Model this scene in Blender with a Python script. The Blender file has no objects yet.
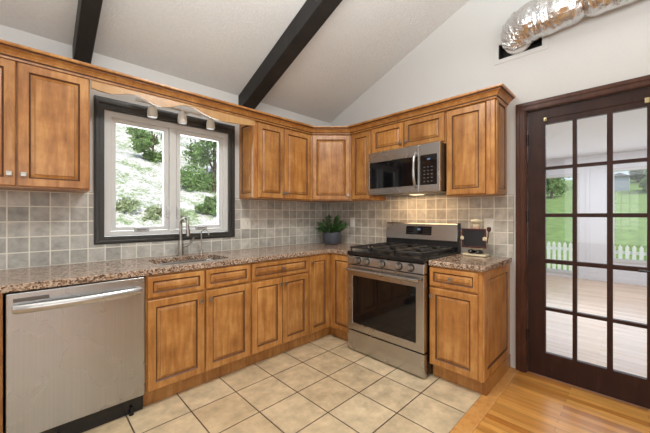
import bpy, bmesh, math, random
from mathutils import Vector, Matrix, noise
random.seed(7)
R = math.radians
SC = bpy.context.scene
COL = SC.collection

# ------------------------------------------------------------------ camera, world, sun, big lights, exposure
cam_d = bpy.data.cameras.new('camera'); cam = bpy.data.objects.new('camera', cam_d); COL.objects.link(cam)
cam.location = (-2.853, -2.8324, 1.2607); cam.rotation_euler = (R(90), 0, R(-44.277))
cam_d.sensor_width = 36; cam_d.lens = 303.13 / 650 * 36; cam_d.shift_y = -0.00226; cam_d.clip_start = 0.05
SC.camera = cam
w = bpy.data.worlds.new('sky'); SC.world = w; w.use_nodes = True
wn = w.node_tree.nodes; bg = wn['Background']
sky = wn.new('ShaderNodeTexSky'); sky.sky_type = 'NISHITA'; sky.sun_disc = False
sky.sun_elevation = R(48); sky.sun_rotation = R(200); sky.air_density = 1.0; sky.dust_density = 3.0
w.node_tree.links.new(sky.outputs[0], bg.inputs[0]); bg.inputs[1].default_value = 0.15

def light(name, kind, loc, rot, energy, color=(1, 1, 1), **k):
    d = bpy.data.lights.new(name, kind); o = bpy.data.objects.new(name, d); COL.objects.link(o)
    o.location = loc; o.rotation_euler = rot; d.energy = energy; d.color = color
    for a, b in k.items(): setattr(d, a, b)
    return o
sun = light('sun', 'SUN', (0, 0, 20), (0, 0, 0), 1.35, (1, .96, .9), angle=R(1.5))
sun.rotation_euler = Vector((.25, .62, -.74)).to_track_quat('-Z', 'Y').to_euler()
light('added_uplight', 'AREA', (-2.7, -2.9, 2.05), (R(180), 0, 0), 92, (.94, .98, 1), shape='RECTANGLE', size=2.2, size_y=2.0)  # unseen upward fill, added to brighten the ceiling and wall cabinets
light('rear_fill_light', 'AREA', (-3.6, -6.85, 1.7), (R(90), 0, 0), 32, (.95, .98, 1), shape='RECTANGLE', size=3.4, size_y=1.9)  # added fill in front of the solid rear wall, no window there
light('side_fill_light', 'AREA', (-5.85, -3.0, 1.6), (R(90), 0, R(-90)), 18, (.95, .98, 1), shape='RECTANGLE', size=2.6, size_y=1.9)  # same kind of added fill from the windowless side wall
light('kitchen_window_light', 'AREA', (-1.94, 0.28, 1.6), (R(-90), 0, 0), 12, (.93, .98, 1), shape='RECTANGLE', size=1.0, size_y=.9)
light('kitchen_fill_light', 'AREA', (-1.75, -1.75, 2.8), (0, 0, 0), 17, (.98, .98, .96), shape='DISK', size=.6)  # no fixture: out-of-view disk added to lift the upper cabinets
light('sunroom_fill_light', 'AREA', (2.6, -2.6, 2.38), (0, 0, 0), 38, (.86, .91, 1), shape='RECTANGLE', size=3.4, size_y=2.6)  # added overhead fill to brighten the sunroom, not an actual lamp
light('sunroom_window_light', 'AREA', (4.9, -2.4, 1.2), (R(90), 0, R(90)), 14, (.92, .95, 1), shape='RECTANGLE', size=3.6, size_y=1.4)
vs = SC.view_settings
vs.view_transform = 'Standard'; vs.look = 'None'; vs.gamma = 1; vs.use_curve_mapping = False
vs.exposure = 0.8

# ------------------------------------------------------------------ materials
def mat(name):
    m = bpy.data.materials.new(name); m.use_nodes = True
    nt = m.node_tree; return m, nt, nt.nodes['Principled BSDF']
def N(nt, t, **k):
    n = nt.nodes.new(t)
    for a, b in k.items():
        if a.startswith('i_'): n.inputs[a[2:].replace('_', ' ')].default_value = b
        else: setattr(n, a, b)
    return n
def L(nt, a, b): nt.links.new(a, b)
def ramp(nt, stops, fac):
    r = N(nt, 'ShaderNodeValToRGB'); e = r.color_ramp.elements
    while len(e) < len(stops): e.new(.5)
    for i, (p, c) in enumerate(stops): e[i].position = p; e[i].color = (*c, 1)
    L(nt, fac, r.inputs[0]); return r
def mapped(nt, scale=(1, 1, 1), loc=(0, 0, 0), coord='Object'):
    tc = N(nt, 'ShaderNodeTexCoord'); mp = N(nt, 'ShaderNodeMapping')
    mp.inputs['Scale'].default_value = scale; mp.inputs['Location'].default_value = loc
    L(nt, tc.outputs[coord], mp.inputs[0]); return mp.outputs[0]
def noise_t(nt, vec, scale, detail=4, rough=.55, dist=0):
    n = N(nt, 'ShaderNodeTexNoise'); n.inputs['Scale'].default_value = scale; n.inputs['Detail'].default_value = detail
    n.inputs['Roughness'].default_value = rough; n.inputs['Distortion'].default_value = dist
    L(nt, vec, n.inputs['Vector']); return n.outputs['Fac']
def mixc(nt, a, b, fac, mode='MIX'):
    m = N(nt, 'ShaderNodeMix', data_type='RGBA', blend_type=mode)
    for s, v in ((m.inputs[6], a), (m.inputs[7], b), (m.inputs[0], fac)):
        if hasattr(v, 'links'): L(nt, v, s)
        else: s.default_value = v if isinstance(v, (int, float)) else (*v, 1)
    return m.outputs[2]
def bump(nt, p, h, strength, dist=.01):
    b = N(nt, 'ShaderNodeBump'); b.inputs['Strength'].default_value = strength; b.inputs['Distance'].default_value = dist
    L(nt, h, b.inputs['Height']); L(nt, b.outputs[0], p.inputs['Normal'])
def plain(name, c, rough=.5, metal=0, var=.06, scale=18, bmp=0, emit=None, spec=None):
    m, nt, p = mat(name); v = mapped(nt); f = noise_t(nt, v, scale)
    lo = tuple(max(0, x * (1 - var)) for x in c); hi = tuple(min(1, x * (1 + var)) for x in c)
    r = ramp(nt, [(.3, lo), (.7, hi)], f); L(nt, r.outputs[0], p.inputs['Base Color'])
    p.inputs['Roughness'].default_value = rough; p.inputs['Metallic'].default_value = metal
    if bmp: bump(nt, p, f, bmp)
    if emit: p.inputs['Emission Color'].default_value = (*emit[:3], 1); p.inputs['Emission Strength'].default_value = emit[3]
    if spec is not None: p.inputs['Specular IOR Level'].default_value = spec
    return m
def wood(name, dark, mid, light_, rough=.32, grain=1.0, var=.22, zs=.12, coat=.15, spec=.5):
    m, nt, p = mat(name)
    oi = N(nt, 'ShaderNodeObjectInfo')
    tc = N(nt, 'ShaderNodeTexCoord'); mp = N(nt, 'ShaderNodeMapping'); mp.inputs['Scale'].default_value = (1, 1, zs)
    ad = N(nt, 'ShaderNodeVectorMath', operation='ADD'); cb = N(nt, 'ShaderNodeVectorMath', operation='SCALE')
    cb.inputs[0].default_value = (7.3, 3.1, 5.7); L(nt, oi.outputs['Random'], cb.inputs['Scale'])
    L(nt, tc.outputs['Object'], ad.inputs[0]); L(nt, cb.outputs[0], ad.inputs[1]); L(nt, ad.outputs[0], mp.inputs[0])
    f1 = noise_t(nt, mp.outputs[0], 26 * grain, 6, .6, .6); f2 = noise_t(nt, ad.outputs[0], 6.5, 4, .62)
    a = N(nt, 'ShaderNodeMath', operation='MULTIPLY_ADD'); a.inputs[1].default_value = .55
    L(nt, f1, a.inputs[0])
    b = N(nt, 'ShaderNodeMath', operation='MULTIPLY'); b.inputs[1].default_value = .45; L(nt, f2, b.inputs[0]); L(nt, b.outputs[0], a.inputs[2])
    r = ramp(nt, [(.33, dark), (.5, mid), (.68, light_)], a.outputs[0])
    hv = N(nt, 'ShaderNodeHueSaturation'); mr = N(nt, 'ShaderNodeMapRange'); mr.inputs[3].default_value = 1 - var / 2; mr.inputs[4].default_value = 1 + var / 2
    L(nt, oi.outputs['Random'], mr.inputs[0]); L(nt, mr.outputs[0], hv.inputs['Value']); L(nt, r.outputs[0], hv.inputs['Color'])
    L(nt, hv.outputs[0], p.inputs['Base Color']); p.inputs['Roughness'].default_value = rough
    p.inputs['Specular IOR Level'].default_value = spec
    p.inputs['Coat Weight'].default_value = coat; p.inputs['Coat Roughness'].default_value = .25
    return m
M = {}
M['maple'] = wood('honey_maple', (.25, .090, .018), (.42, .180, .045), (.60, .315, .100))
M['glaze'] = plain('dark_glaze', (.115, .043, .013), .45, var=.2)
M['maple_pale'] = wood('pale_maple', (.40, .21, .075), (.48, .27, .10), (.54, .32, .13), var=.1)
M['walnut'] = wood('dark_walnut_stain', (.022, .0085, .0058), (.032, .0125, .0085), (.05, .02, .0135), rough=.42, coat=0, var=.1, spec=.22)
M['walnut_red'] = wood('red_brown_stain', (.050, .018, .010), (.072, .027, .015), (.105, .042, .023), rough=.38, coat=.05, var=.1, spec=.22)
M['beam'] = wood('black_stained_beam', (.007, .006, .0055), (.011, .010, .009), (.02, .018, .016), rough=.55, coat=0, var=.1)
M['black_trim'] = wood('charcoal_trim', (.022, .021, .018), (.032, .030, .026), (.045, .042, .037), rough=.4, coat=.1, var=.05)
M['white_vinyl'] = plain('white_vinyl', (.64, .645, .63), .4, var=.02)
M['wall'] = plain('wall_paint', (.60, .592, .57), .75, var=.015, scale=60, bmp=.05)
M['white_paint'] = plain('white_paint', (.78, .79, .82), .6, var=.015)
M['black'] = plain('black_enamel', (.008, .008, .009), .25, var=.15)
M['black_matte'] = plain('black_cast_iron', (.015, .015, .015), .55, var=.2, bmp=.2, scale=120)
M['black_glass'] = plain('black_glass', (.004, .004, .005), .06, var=.1)
M['nickel'] = plain('brushed_nickel', (.40, .37, .33), .30, 1, var=.05)
M['chrome'] = plain('chrome', (.78, .78, .79), .12, 1, var=.02)
M['crank_grey'] = plain('crank_grey', (.42, .42, .41), .4, var=.02)
M['brass'] = plain('brass', (.42, .33, .18), .3, 1, var=.05)
M['plate'] = plain('ivory_plastic', (.74, .71, .64), .4, var=.01)
M['socket'] = plain('socket_grey', (.35, .33, .30), .5, var=.02)
M['dark_void'] = plain('dark_cavity', (.03, .029, .028), .8)
M['pot'] = plain('blue_grey_ceramic', (.060, .066, .088), .35, var=.25, scale=30)
M['soil'] = plain('potting_soil', (.03, .02, .014), .9, var=.4, scale=90, bmp=.4)
M['leaf_dark'] = plain('glossy_dark_leaf', (.032, .10, .022), .4, var=.5, scale=40)
M['cream'] = plain('cream_glaze', (.70, .60, .40), .35, var=.08)
M['skin_paint'] = plain('painted_face', (.55, .33, .22), .4)
M['chalkboard'] = plain('chalkboard', (.013, .013, .015), .45, var=.9, scale=160)
M['maroon'] = plain('maroon_lacquer', (.065, .014, .012), .35, var=.2)
M['digit'] = plain('display_glow', (.04, .07, .12), .4, emit=(.30, .5, .8, .10))
M['key'] = plain('grey_key_legend', (.06, .06, .065), .5, var=.03)
M['lamp_glass'] = plain('lamp_lens', (.9, .8, .6), .4, emit=(1, .78, .48, 1.0))
M['frost'] = plain('frosted_shade', (.70, .68, .62), .35, var=.05)
M['picket'] = plain('white_picket', (.85, .85, .84), .6, var=.02)
M['bark'] = plain('bark', (.12, .085, .06), .9, var=.4, scale=20, bmp=.4)
M['siding'] = plain('grey_siding', (.42, .46, .52), .7, var=.04)
M['roof'] = plain('dark_shingle', (.12, .12, .13), .8, var=.2)

def leafmat(name, c, var=.5):
    m, nt, p = mat(name); v = mapped(nt); f = noise_t(nt, v, 3.2, 5, .7)
    r = ramp(nt, [(.3, tuple(x * (1 - var) for x in c)), (.7, tuple(min(1, x * (1 + var)) for x in c))], f)
    L(nt, r.outputs[0], p.inputs['Base Color']); p.inputs['Roughness'].default_value = .6
    tr = N(nt, 'ShaderNodeBsdfTranslucent'); L(nt, r.outputs[0], tr.inputs[0]); mx = N(nt, 'ShaderNodeMixShader'); mx.inputs[0].default_value = .35
    L(nt, p.outputs[0], mx.inputs[1]); L(nt, tr.outputs[0], mx.inputs[2]); L(nt, mx.outputs[0], nt.nodes['Material Output'].inputs[0])
    return m
M['leaf_mid'] = leafmat('mid_green_leaf', (.22, .36, .12))
M['leaf_pale'] = leafmat('pale_green_leaf', (.42, .50, .28), .4)
M['leaf_deep'] = leafmat('deep_green_leaf', (.06, .13, .04))

def steel(name, c, rough, axis=2, aniso=0):
    m, nt, p = mat(name); s = [220, 220, 220]; s[axis] = 1.2
    v = mapped(nt, s); f = noise_t(nt, v, 1.0, 3); v2 = mapped(nt); g = noise_t(nt, v2, 3.0, 3, .5)
    r = ramp(nt, [(.25, tuple(x * .94 for x in c)), (.75, tuple(min(1, x * 1.04) for x in c))], f)
    L(nt, r.outputs[0], p.inputs['Base Color']); p.inputs['Metallic'].default_value = 1
    mr = N(nt, 'ShaderNodeMapRange'); mr.inputs[3].default_value = rough - .03; mr.inputs[4].default_value = rough + .06
    L(nt, g, mr.inputs[0]); L(nt, mr.outputs[0], p.inputs['Roughness'])
    if aniso:
        p.inputs['Anisotropic'].default_value = aniso; p.inputs['Anisotropic Rotation'].default_value = .25; tg = N(nt, 'ShaderNodeTangent'); tg.direction_type = 'RADIAL'; tg.axis = 'Z'; L(nt, tg.outputs[0], p.inputs['Tangent'])
    return m
M['steel'] = steel('brushed_stainless', (.50, .492, .48), .25, 0)
M['steel_v'] = steel('smudged_stainless', (.42, .416, .41), .26, 2, .75)
M['steel_dark'] = steel('dark_steel_trim', (.16, .155, .15), .35, 0)

def glass(name='clear_glass', tint=(1, 1, 1), gl=.08):
    m, nt, p = mat(name)
    t = N(nt, 'ShaderNodeBsdfTransparent'); t.inputs[0].default_value = (*tint, 1)
    g = N(nt, 'ShaderNodeBsdfGlossy'); g.inputs['Roughness'].default_value = .02
    fr = N(nt, 'ShaderNodeFresnel'); fr.inputs[0].default_value = 1.45
    mx = N(nt, 'ShaderNodeMixShader'); L(nt, fr.outputs[0], mx.inputs[0]); L(nt, t.outputs[0], mx.inputs[1]); L(nt, g.outputs[0], mx.inputs[2])
    L(nt, mx.outputs[0], nt.nodes['Material Output'].inputs[0]); return m
M['glass'] = glass()

def granite():
    m, nt, p = mat('brown_granite'); v = mapped(nt)
    vo = N(nt, 'ShaderNodeTexVoronoi'); vo.inputs['Scale'].default_value = 130; L(nt, v, vo.inputs['Vector'])
    sep = N(nt, 'ShaderNodeSeparateColor'); L(nt, vo.outputs['Color'], sep.inputs[0])
    f = noise_t(nt, v, 38, 5, .7)
    a = N(nt, 'ShaderNodeMath', operation='MULTIPLY_ADD'); a.inputs[1].default_value = .5; L(nt, sep.outputs[0], a.inputs[0])
    b = N(nt, 'ShaderNodeMath', operation='MULTIPLY'); b.inputs[1].default_value = .5; L(nt, f, b.inputs[0]); L(nt, b.outputs[0], a.inputs[2])
    r = ramp(nt, [(.20, (.018, .012, .009)), (.33, (.12, .068, .042)), (.46, (.29, .185, .122)), (.60, (.42, .30, .215)), (.8, (.58, .49, .41))], a.outputs[0])
    L(nt, r.outputs[0], p.inputs['Base Color']); p.inputs['Roughness'].default_value = .16; p.inputs['Specular IOR Level'].default_value = .6
    return m
M['granite'] = granite()

def bricks(name, order, width, height, shift, mortar, c1, c2, cm, offset=0, freq=2, rough=.5, noise_amt=.25, nscale=9, bmp=.35, mot=None, smooth=.1, bias=0):
    m, nt, p = mat(name); tc = N(nt, 'ShaderNodeTexCoord'); s = N(nt, 'ShaderNodeSeparateXYZ'); c = N(nt, 'ShaderNodeCombineXYZ')
    L(nt, tc.outputs['Object'], s.inputs[0])
    for i, ch in enumerate(order): L(nt, s.outputs['xyz'.index(ch)], c.inputs[i])
    mp = N(nt, 'ShaderNodeMapping'); mp.inputs['Location'].default_value = (*shift, 0); L(nt, c.outputs[0], mp.inputs[0])
    b = N(nt, 'ShaderNodeTexBrick'); b.offset = offset; b.offset_frequency = freq; b.squash = 1
    b.inputs['Scale'].default_value = 1; b.inputs['Brick Width'].default_value = width; b.inputs['Row Height'].default_value = height
    b.inputs['Mortar Size'].default_value = mortar; b.inputs['Mortar Smooth'].default_value = smooth; b.inputs['Bias'].default_value = bias
    b.inputs['Color1'].default_value = (*c1, 1); b.inputs['Color2'].default_value = (*c2, 1); b.inputs['Mortar'].default_value = (*cm, 1)
    L(nt, mp.outputs[0], b.inputs['Vector'])
    sc = N(nt, 'ShaderNodeMapping'); sc.inputs['Scale'].default_value = mot or (1, 1, 1); L(nt, c.outputs[0], sc.inputs[0])
    f = noise_t(nt, sc.outputs[0], nscale, 6, .62)
    r = ramp(nt, [(.28, (1 - noise_amt,) * 3), (.72, (1 + noise_amt * .6,) * 3)], f)
    col = mixc(nt, b.outputs['Color'], r.outputs[0], 1.0, 'MULTIPLY')
    col = mixc(nt, col, cm, b.outputs['Fac'])
    L(nt, col, p.inputs['Base Color']); p.inputs['Roughness'].default_value = rough
    inv = N(nt, 'ShaderNodeMath', operation='SUBTRACT'); inv.inputs[0].default_value = 1; L(nt, b.outputs['Fac'], inv.inputs[1])
    if bmp: bump(nt, p, inv.outputs[0], bmp, .004)
    return m
M['floor_tile'] = bricks('beige_floor_tile', 'xyz', .3099, .3099, (1.4883, 1.1504), .0042, (.60, .455, .28), (.68, .54, .35), (.085, .055, .035), noise_amt=.34, nscale=8, rough=.33)
M['splash_left'] = bricks('tumbled_tile_left', 'xzy', .1035, .1015, (2.957, -.912), .0042, (.36, .345, .31), (.56, .535, .485), (.72, .69, .60), noise_amt=.32, nscale=16, rough=.45, smooth=.3)
M['splash_right'] = bricks('tumbled_tile_right', 'yzx', .1035, .1015, (.02, -.912), .0042, (.37, .335, .285), (.56, .51, .435), (.72, .69, .60), noise_amt=.32, nscale=16, rough=.45, smooth=.3)
M['hardwood'] = bricks('honey_strip_floor', 'yxz', 1.05, .050, (.4, .013), .0008, (.44, .160, .028), (.72, .36, .090), (.14, .06, .018), offset=.37, freq=2, rough=.28, noise_amt=.3, nscale=22, mot=(.09, 1, 1), bmp=.1)
M['hardwood_sun'] = bricks('pale_strip_floor', 'yxz', 1.2, .057, (.2, .02), .0007, (.56, .40, .27), (.66, .50, .36), (.25, .16, .10), offset=.37, freq=2, rough=.2, noise_amt=.2, nscale=22, mot=(.09, 1, 1), bmp=.1)
M['border'] = wood('honey_border_board', (.48, .20, .05), (.60, .29, .085), (.68, .36, .12), rough=.25, var=.05)

def ceiling_mat():
    m, nt, p = mat('stippled_ceiling_paint'); v = mapped(nt); f = noise_t(nt, v, 55, 5, .7); g = noise_t(nt, v, 1.6, 2)
    r = ramp(nt, [(.3, (.60, .592, .57)), (.7, (.66, .65, .628))], f); L(nt, r.outputs[0], p.inputs['Base Color'])
    p.inputs['Roughness'].default_value = .8; bump(nt, p, f, .5, .012); return m
M['ceiling'] = ceiling_mat()

def hill_mat():
    m, nt, p = mat('dry_groundcover'); v = mapped(nt); f = noise_t(nt, v, 2.2, 8, .8); g = noise_t(nt, v, 14, 6, .85)
    a = N(nt, 'ShaderNodeMath', operation='ADD'); L(nt, f, a.inputs[0]); L(nt, g, a.inputs[1])
    r = ramp(nt, [(.39, (.07, .15, .04)), (.46, (.22, .32, .13)), (.50, (.52, .53, .49)), (.56, (.66, .65, .71))], N(nt, 'ShaderNodeMath', operation='MULTIPLY').outputs[0])
    mul = r.inputs[0].links[0].from_node; mul.inputs[1].default_value = .5; L(nt, a.outputs[0], mul.inputs[0])
    L(nt, r.outputs[0], p.inputs['Base Color']); p.inputs['Roughness'].default_value = .9; return m
M['hill'] = hill_mat()
M['lawn'] = plain('lawn_grass', (.155, .26, .065), .9, var=.3, scale=2.5)

def foil():
    m, nt, p = mat('crinkled_foil'); v = mapped(nt, (1, 1, 1)); f = noise_t(nt, v, 26, 5, .65, 1.2)
    p.inputs['Base Color'].default_value = (.74, .735, .73, 1); p.inputs['Metallic'].default_value = 1; p.inputs['Roughness'].default_value = .2
    bump(nt, p, f, .35, .02); return m
M['foil'] = foil()

# ------------------------------------------------------------------ geometry helpers
class G:
    def __init__(s): s.bm = bmesh.new()
    def _tag(s, n0, m, mtx=None):
        s.bm.faces.ensure_lookup_table()
        fs = s.bm.faces[n0:]
        for f in fs: f.material_index = m
        if mtx is not None:
            vv = {v for f in fs for v in f.verts}
            for v in vv: v.co = mtx @ v.co
    def box(s, x0, x1, y0, y1, z0, z1, m=0, bev=0, seg=2, mtx=None):
        n0 = len(s.bm.faces); b = bmesh.new()
        bmesh.ops.create_cube(b, size=1)
        for v in b.verts: v.co = Vector(((x0 + x1) / 2 + v.co.x * (x1 - x0), (y0 + y1) / 2 + v.co.y * (y1 - y0), (z0 + z1) / 2 + v.co.z * (z1 - z0)))
        if bev: bmesh.ops.bevel(b, geom=list(b.edges), offset=bev, segments=seg, profile=.5, affect='EDGES')
        s.merge(b, m, mtx); return s
    def merge(s, b, m=0, mtx=None):
        mp = {}
        for v in b.verts: mp[v] = s.bm.verts.new(mtx @ v.co if mtx is not None else v.co)
        for f in b.faces:
            try: nf = s.bm.faces.new([mp[v] for v in f.verts]); nf.material_index = m
            except ValueError: pass
        b.free()
    def tube(s, pts, r, seg=12, m=0, cap=True, mtx=None, rfun=None):
        pts = [Vector(p) for p in pts]; n = len(pts)
        rs = r if isinstance(r, (list, tuple)) else [r] * n
        t0 = (pts[1] - pts[0]).normalized(); up = Vector((0, 0, 1)) if abs(t0.z) < .9 else Vector((1, 0, 0))
        u = t0.cross(up).normalized(); rings = []
        for i in range(n):
            t = ((pts[min(i + 1, n - 1)] - pts[max(i - 1, 0)])).normalized()
            u = (u - t * u.dot(t)).normalized(); v = t.cross(u)
            ring = []
            for k in range(seg):
                a = 2 * math.pi * k / seg; rr = rs[i] if rfun is None else rs[i] * rfun(i, k)
                p = pts[i] + (u * math.cos(a) + v * math.sin(a)) * rr
                ring.append(s.bm.verts.new(mtx @ p if mtx is not None else p))
            rings.append(ring)
        for i in range(n - 1):
            for k in range(seg):
                f = s.bm.faces.new((rings[i][k], rings[i][(k + 1) % seg], rings[i + 1][(k + 1) % seg], rings[i + 1][k])); f.material_index = m
        if cap:
            for rg in (rings[0][::-1], rings[-1]): s.bm.faces.new(rg).material_index = m
        return s
    def lathe(s, prof, c=(0, 0, 0), seg=24, m=0, mtx=None, rfun=None, cap=True):
        c = Vector(c); rings = []
        for (r, z) in prof:
            ring = []
            for k in range(seg):
                a = 2 * math.pi * k / seg; rr = r * (rfun(k) if rfun else 1)
                p = c + Vector((rr * math.cos(a), rr * math.sin(a), z)); ring.append(s.bm.verts.new(mtx @ p if mtx is not None else p))
            rings.append(ring)
        for i in range(len(rings) - 1):
            for k in range(seg):
                s.bm.faces.new((rings[i][k], rings[i][(k + 1) % seg], rings[i + 1][(k + 1) % seg], rings[i + 1][k])).material_index = m
        if cap:
            s.bm.faces.new(rings[0][::-1]).material_index = m; s.bm.faces.new(rings[-1]).material_index = m
        return s
    def slab(s, outer, holes, to3, d, m=0):
        """planar polygon with holes, extruded by vector d; to3 maps (a,b) to 3D"""
        b = bmesh.new(); es = []
        for loop in [outer] + list(holes):
            vs_ = [b.verts.new(to3(*p)) for p in loop]
            for i in range(len(vs_)): es.append(b.edges.new((vs_[i], vs_[(i + 1) % len(vs_)])))
        if holes: bmesh.ops.triangle_fill(b, use_beauty=True, use_dissolve=False, edges=es)
        else: b.faces.new(list(b.verts))
        r = bmesh.ops.extrude_face_region(b, geom=list(b.faces))
        for v in [x for x in r['geom'] if isinstance(x, bmesh.types.BMVert)]: v.co += Vector(d)
        bmesh.ops.recalc_face_normals(b, faces=list(b.faces))
        s.merge(b, m); return s
    def sweep(s, path, prof, m=0, cap=True):
        """profile (out, z) swept along plan path with mitred corners; out = to the right of travel"""
        n = len(path); rings = []
        P = [Vector((p[0], p[1])) for p in path]
        for i in range(n):
            a = (P[i] - P[i - 1]).normalized() if i > 0 else None
            b = (P[i + 1] - P[i]).normalized() if i < n - 1 else None
            na = Vector((a.y, -a.x)) if a else None; nb = Vector((b.y, -b.x)) if b else None
            if na is None: mv = nb
            elif nb is None: mv = na
            else: mv = (na + nb) / (1 + na.dot(nb))
            rings.append([s.bm.verts.new((P[i].x + mv.x * o, P[i].y + mv.y * o, z)) for o, z in prof])
        k = len(prof)
        for i in range(n - 1):
            for j in range(k):
                s.bm.faces.new((rings[i][j], rings[i][(j + 1) % k], rings[i + 1][(j + 1) % k], rings[i + 1][j])).material_index = m
        if cap:
            s.bm.faces.new(rings[0][::-1]).material_index = m; s.bm.faces.new(rings[-1]).material_index = m
        return s
    def build(s, name, mats, parent=None, loc=(0, 0, 0), rot=(0, 0, 0), smooth=35, bevel=0, recalc=True):
        if recalc: bmesh.ops.recalc_face_normals(s.bm, faces=list(s.bm.faces))
        me = bpy.data.meshes.new(name); s.bm.to_mesh(me); s.bm.free()
        for mt in (mats if isinstance(mats, (list, tuple)) else [mats]): me.materials.append(M[mt])
        me.polygons.foreach_set('use_smooth', [bool(smooth)] * len(me.polygons))
        if smooth: me.set_sharp_from_angle(angle=R(smooth))
        o = bpy.data.objects.new(name, me); COL.objects.link(o); o.location = loc; o.rotation_euler = rot
        if parent: o.parent = parent
        if smooth:
            wnm = o.modifiers.new('normals', 'WEIGHTED_NORMAL'); wnm.keep_sharp = True; wnm.weight = 80
        if bevel:
            bv = o.modifiers.new('edge', 'BEVEL'); bv.width = bevel; bv.segments = 2; bv.limit_method = 'ANGLE'; bv.angle_limit = R(40)
        return o
def tag(o, label, cat, group=None, kind=None):
    if label: o['label'] = label
    if cat: o['category'] = cat
    if group: o['group'] = group
    if kind: o['kind'] = kind
    return o
def thing(name, label, cat, loc=(0, 0, 0), rotz=0, group=None):
    o = bpy.data.objects.new(name, None); COL.objects.link(o); o.location = loc; o.rotation_euler = (0, 0, rotz); o.empty_display_size = .1
    return tag(o, label, cat, group)
def struct_empty(name, loc=(0, 0, 0)):
    o = bpy.data.objects.new(name, None); COL.objects.link(o); o.location = loc; o['kind'] = 'structure'; return o
def struct(o): o['kind'] = 'structure'; return o
def rect(a0, a1, b0, b1): return [(a0, b0), (a1, b0), (a1, b1), (a0, b1)]
def rrect(a0, a1, b0, b1, r, n=5):
    out = []
    for (cx, cy, s) in ((a1 - r, b0 + r, -90), (a1 - r, b1 - r, 0), (a0 + r, b1 - r, 90), (a0 + r, b0 + r, 180)):
        for k in range(n + 1):
            t = R(s + 90 * k / n); out.append((cx + r * math.cos(t), cy + r * math.sin(t)))
    return out

# ------------------------------------------------------------------ room shell
SL, Z0, YR, YB, XL = .41, 2.478, -3.6, -7.0, -6.0           # ceiling pitch, eave height, ridge, rear wall, side wall
ZR = Z0 - SL * YR; ZB = ZR + SL * (YB - YR)
struct(G().box(XL, 0, -2.078, 0, -.08, 0).build('floor', 'floor_tile', smooth=0))
struct(G().box(XL, .12, YB, -2.173, -.08, 0).build('floor_hardwood', 'hardwood', smooth=0)).name = 'floor_2'
struct(G().box(XL, .12, -2.1725, -2.0785, -.08, .0035, bev=.003).build('trim_1', 'border', smooth=0))
WIN = (-2.452, -1.43, 1.09, 2.075)
to_xz = lambda a, b: Vector((a, 0, b))
to_yz = lambda a, b: Vector((0, a, b))
struct(G().slab(rect(XL, 0, -.08, Z0), [rect(*WIN)], to_xz, (0, .15, 0)).build('wall_left', 'wall', smooth=0))
DOOR = (-3.06, -2.205, 0, 2.10); VENT = (-2.325, -2.02, 2.575, 2.70)
struct(G().slab([(0, -.08), (0, Z0), (YR, ZR), (YB, ZB), (YB, -.08), (DOOR[0], -.08), (DOOR[0], DOOR[3]), (DOOR[1], DOOR[3]), (DOOR[1], -.08)],
                [rect(*VENT)], to_yz, (.12, 0, 0)).build('wall_right', 'wall', smooth=0))
struct(G().slab(rect(XL, 0, -.08, ZB), [], lambda a, b: Vector((a, YB, b)), (0, -.12, 0)).build('wall_rear', 'wall', smooth=0))
struct(G().slab([(0, -.08), (0, Z0), (YR, ZR), (YB, ZB), (YB, -.08)], [], lambda a, b: Vector((XL, a, b)), (-.12, 0, 0)).build('wall_side', 'wall', smooth=0))
g = G()
g.slab([(.15, Z0 - .0615), (YR, ZR), (YB, ZB), (YB, ZB + .12), (YR, ZR + .12), (.15, Z0 + .06)], [], lambda a, b: Vector((XL, a, b)), (-XL + .12, 0, 0))
struct(g.build('ceiling', 'ceiling', smooth=0))
# tile backsplashes
C_T = .912
g = G(); T = .010
g.slab([(-3.6, C_T), (-2.511, C_T), (-2.511, 1.433), (-3.6, 1.433)], [], to_xz, (0, -T, 0))
g.slab([(-2.511, C_T), (-1.370, C_T), (-1.370, 1.036), (-2.511, 1.036)], [], to_xz, (0, -T, 0))
g.slab([(-1.370, C_T), (0, C_T), (0, 1.433), (-1.370, 1.433)], [], to_xz, (0, -T, 0))
struct(g.build('trim_2', 'splash_left', smooth=0))
g = G(); g.slab([(-T, C_T), (-.905, C_T), (-.905, 1.433), (-T, 1.433)], [], to_yz, (-T, 0, 0))
g.slab([(-.905, .85), (-1.72, .85), (-1.72, 1.90), (-.905, 1.90)], [], to_yz, (-T, 0, 0))
g.slab([(-1.72, C_T), (-2.13, C_T), (-2.13, 1.433), (-1.72, 1.433)], [], to_yz, (-T, 0, 0))
struct(g.build('trim_3', 'splash_right', smooth=0))

# ------------------------------------------------------------------ kitchen window
W = struct_empty('window_1', (-1.941, 0, 1.04))
def wl(g, *a): return g
wx, wz = -1.941, 1.04
CO = (-2.509 - wx, -1.372 - wx, 0, 2.156 - wz); CI = (-2.446 - wx, -1.437 - wx, .055, 2.068 - wz)
g = G(); g.slab(rect(*CO), [rect(*CI)], lambda a, b: Vector((a, -.002, b)), (0, -.016, 0))
g.slab(rect(CO[0] + .008, CO[1] - .008, CO[2] + .008, CO[3] - .008), [rect(CI[0] - .032, CI[1] + .032, CI[2] - .030, CI[3] + .040)], lambda a, b: Vector((a, -.018, b)), (0, -.010, 0))
tag(g.build('window_casing', 'black_trim', W, bevel=.003, smooth=0), 'charcoal casing', None)
g = G(); g.slab(rect(CI[0] + .001, CI[1] - .001, CI[2] + .001, CI[3] - .001), [rect(CI[0] + .048, CI[1] - .048, CI[2] + .038, CI[3] - .048)], lambda a, b: Vector((a, .006, b)), (0, .09, 0))
g.box(-.005 + (-1.945 - wx) - .028, -.005 + (-1.945 - wx) + .028, .008, .085, CI[2] + .03, CI[3] - .04)
tag(g.build('window_frame', 'white_vinyl', W, bevel=.003, smooth=0), 'white vinyl frame', None)
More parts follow.
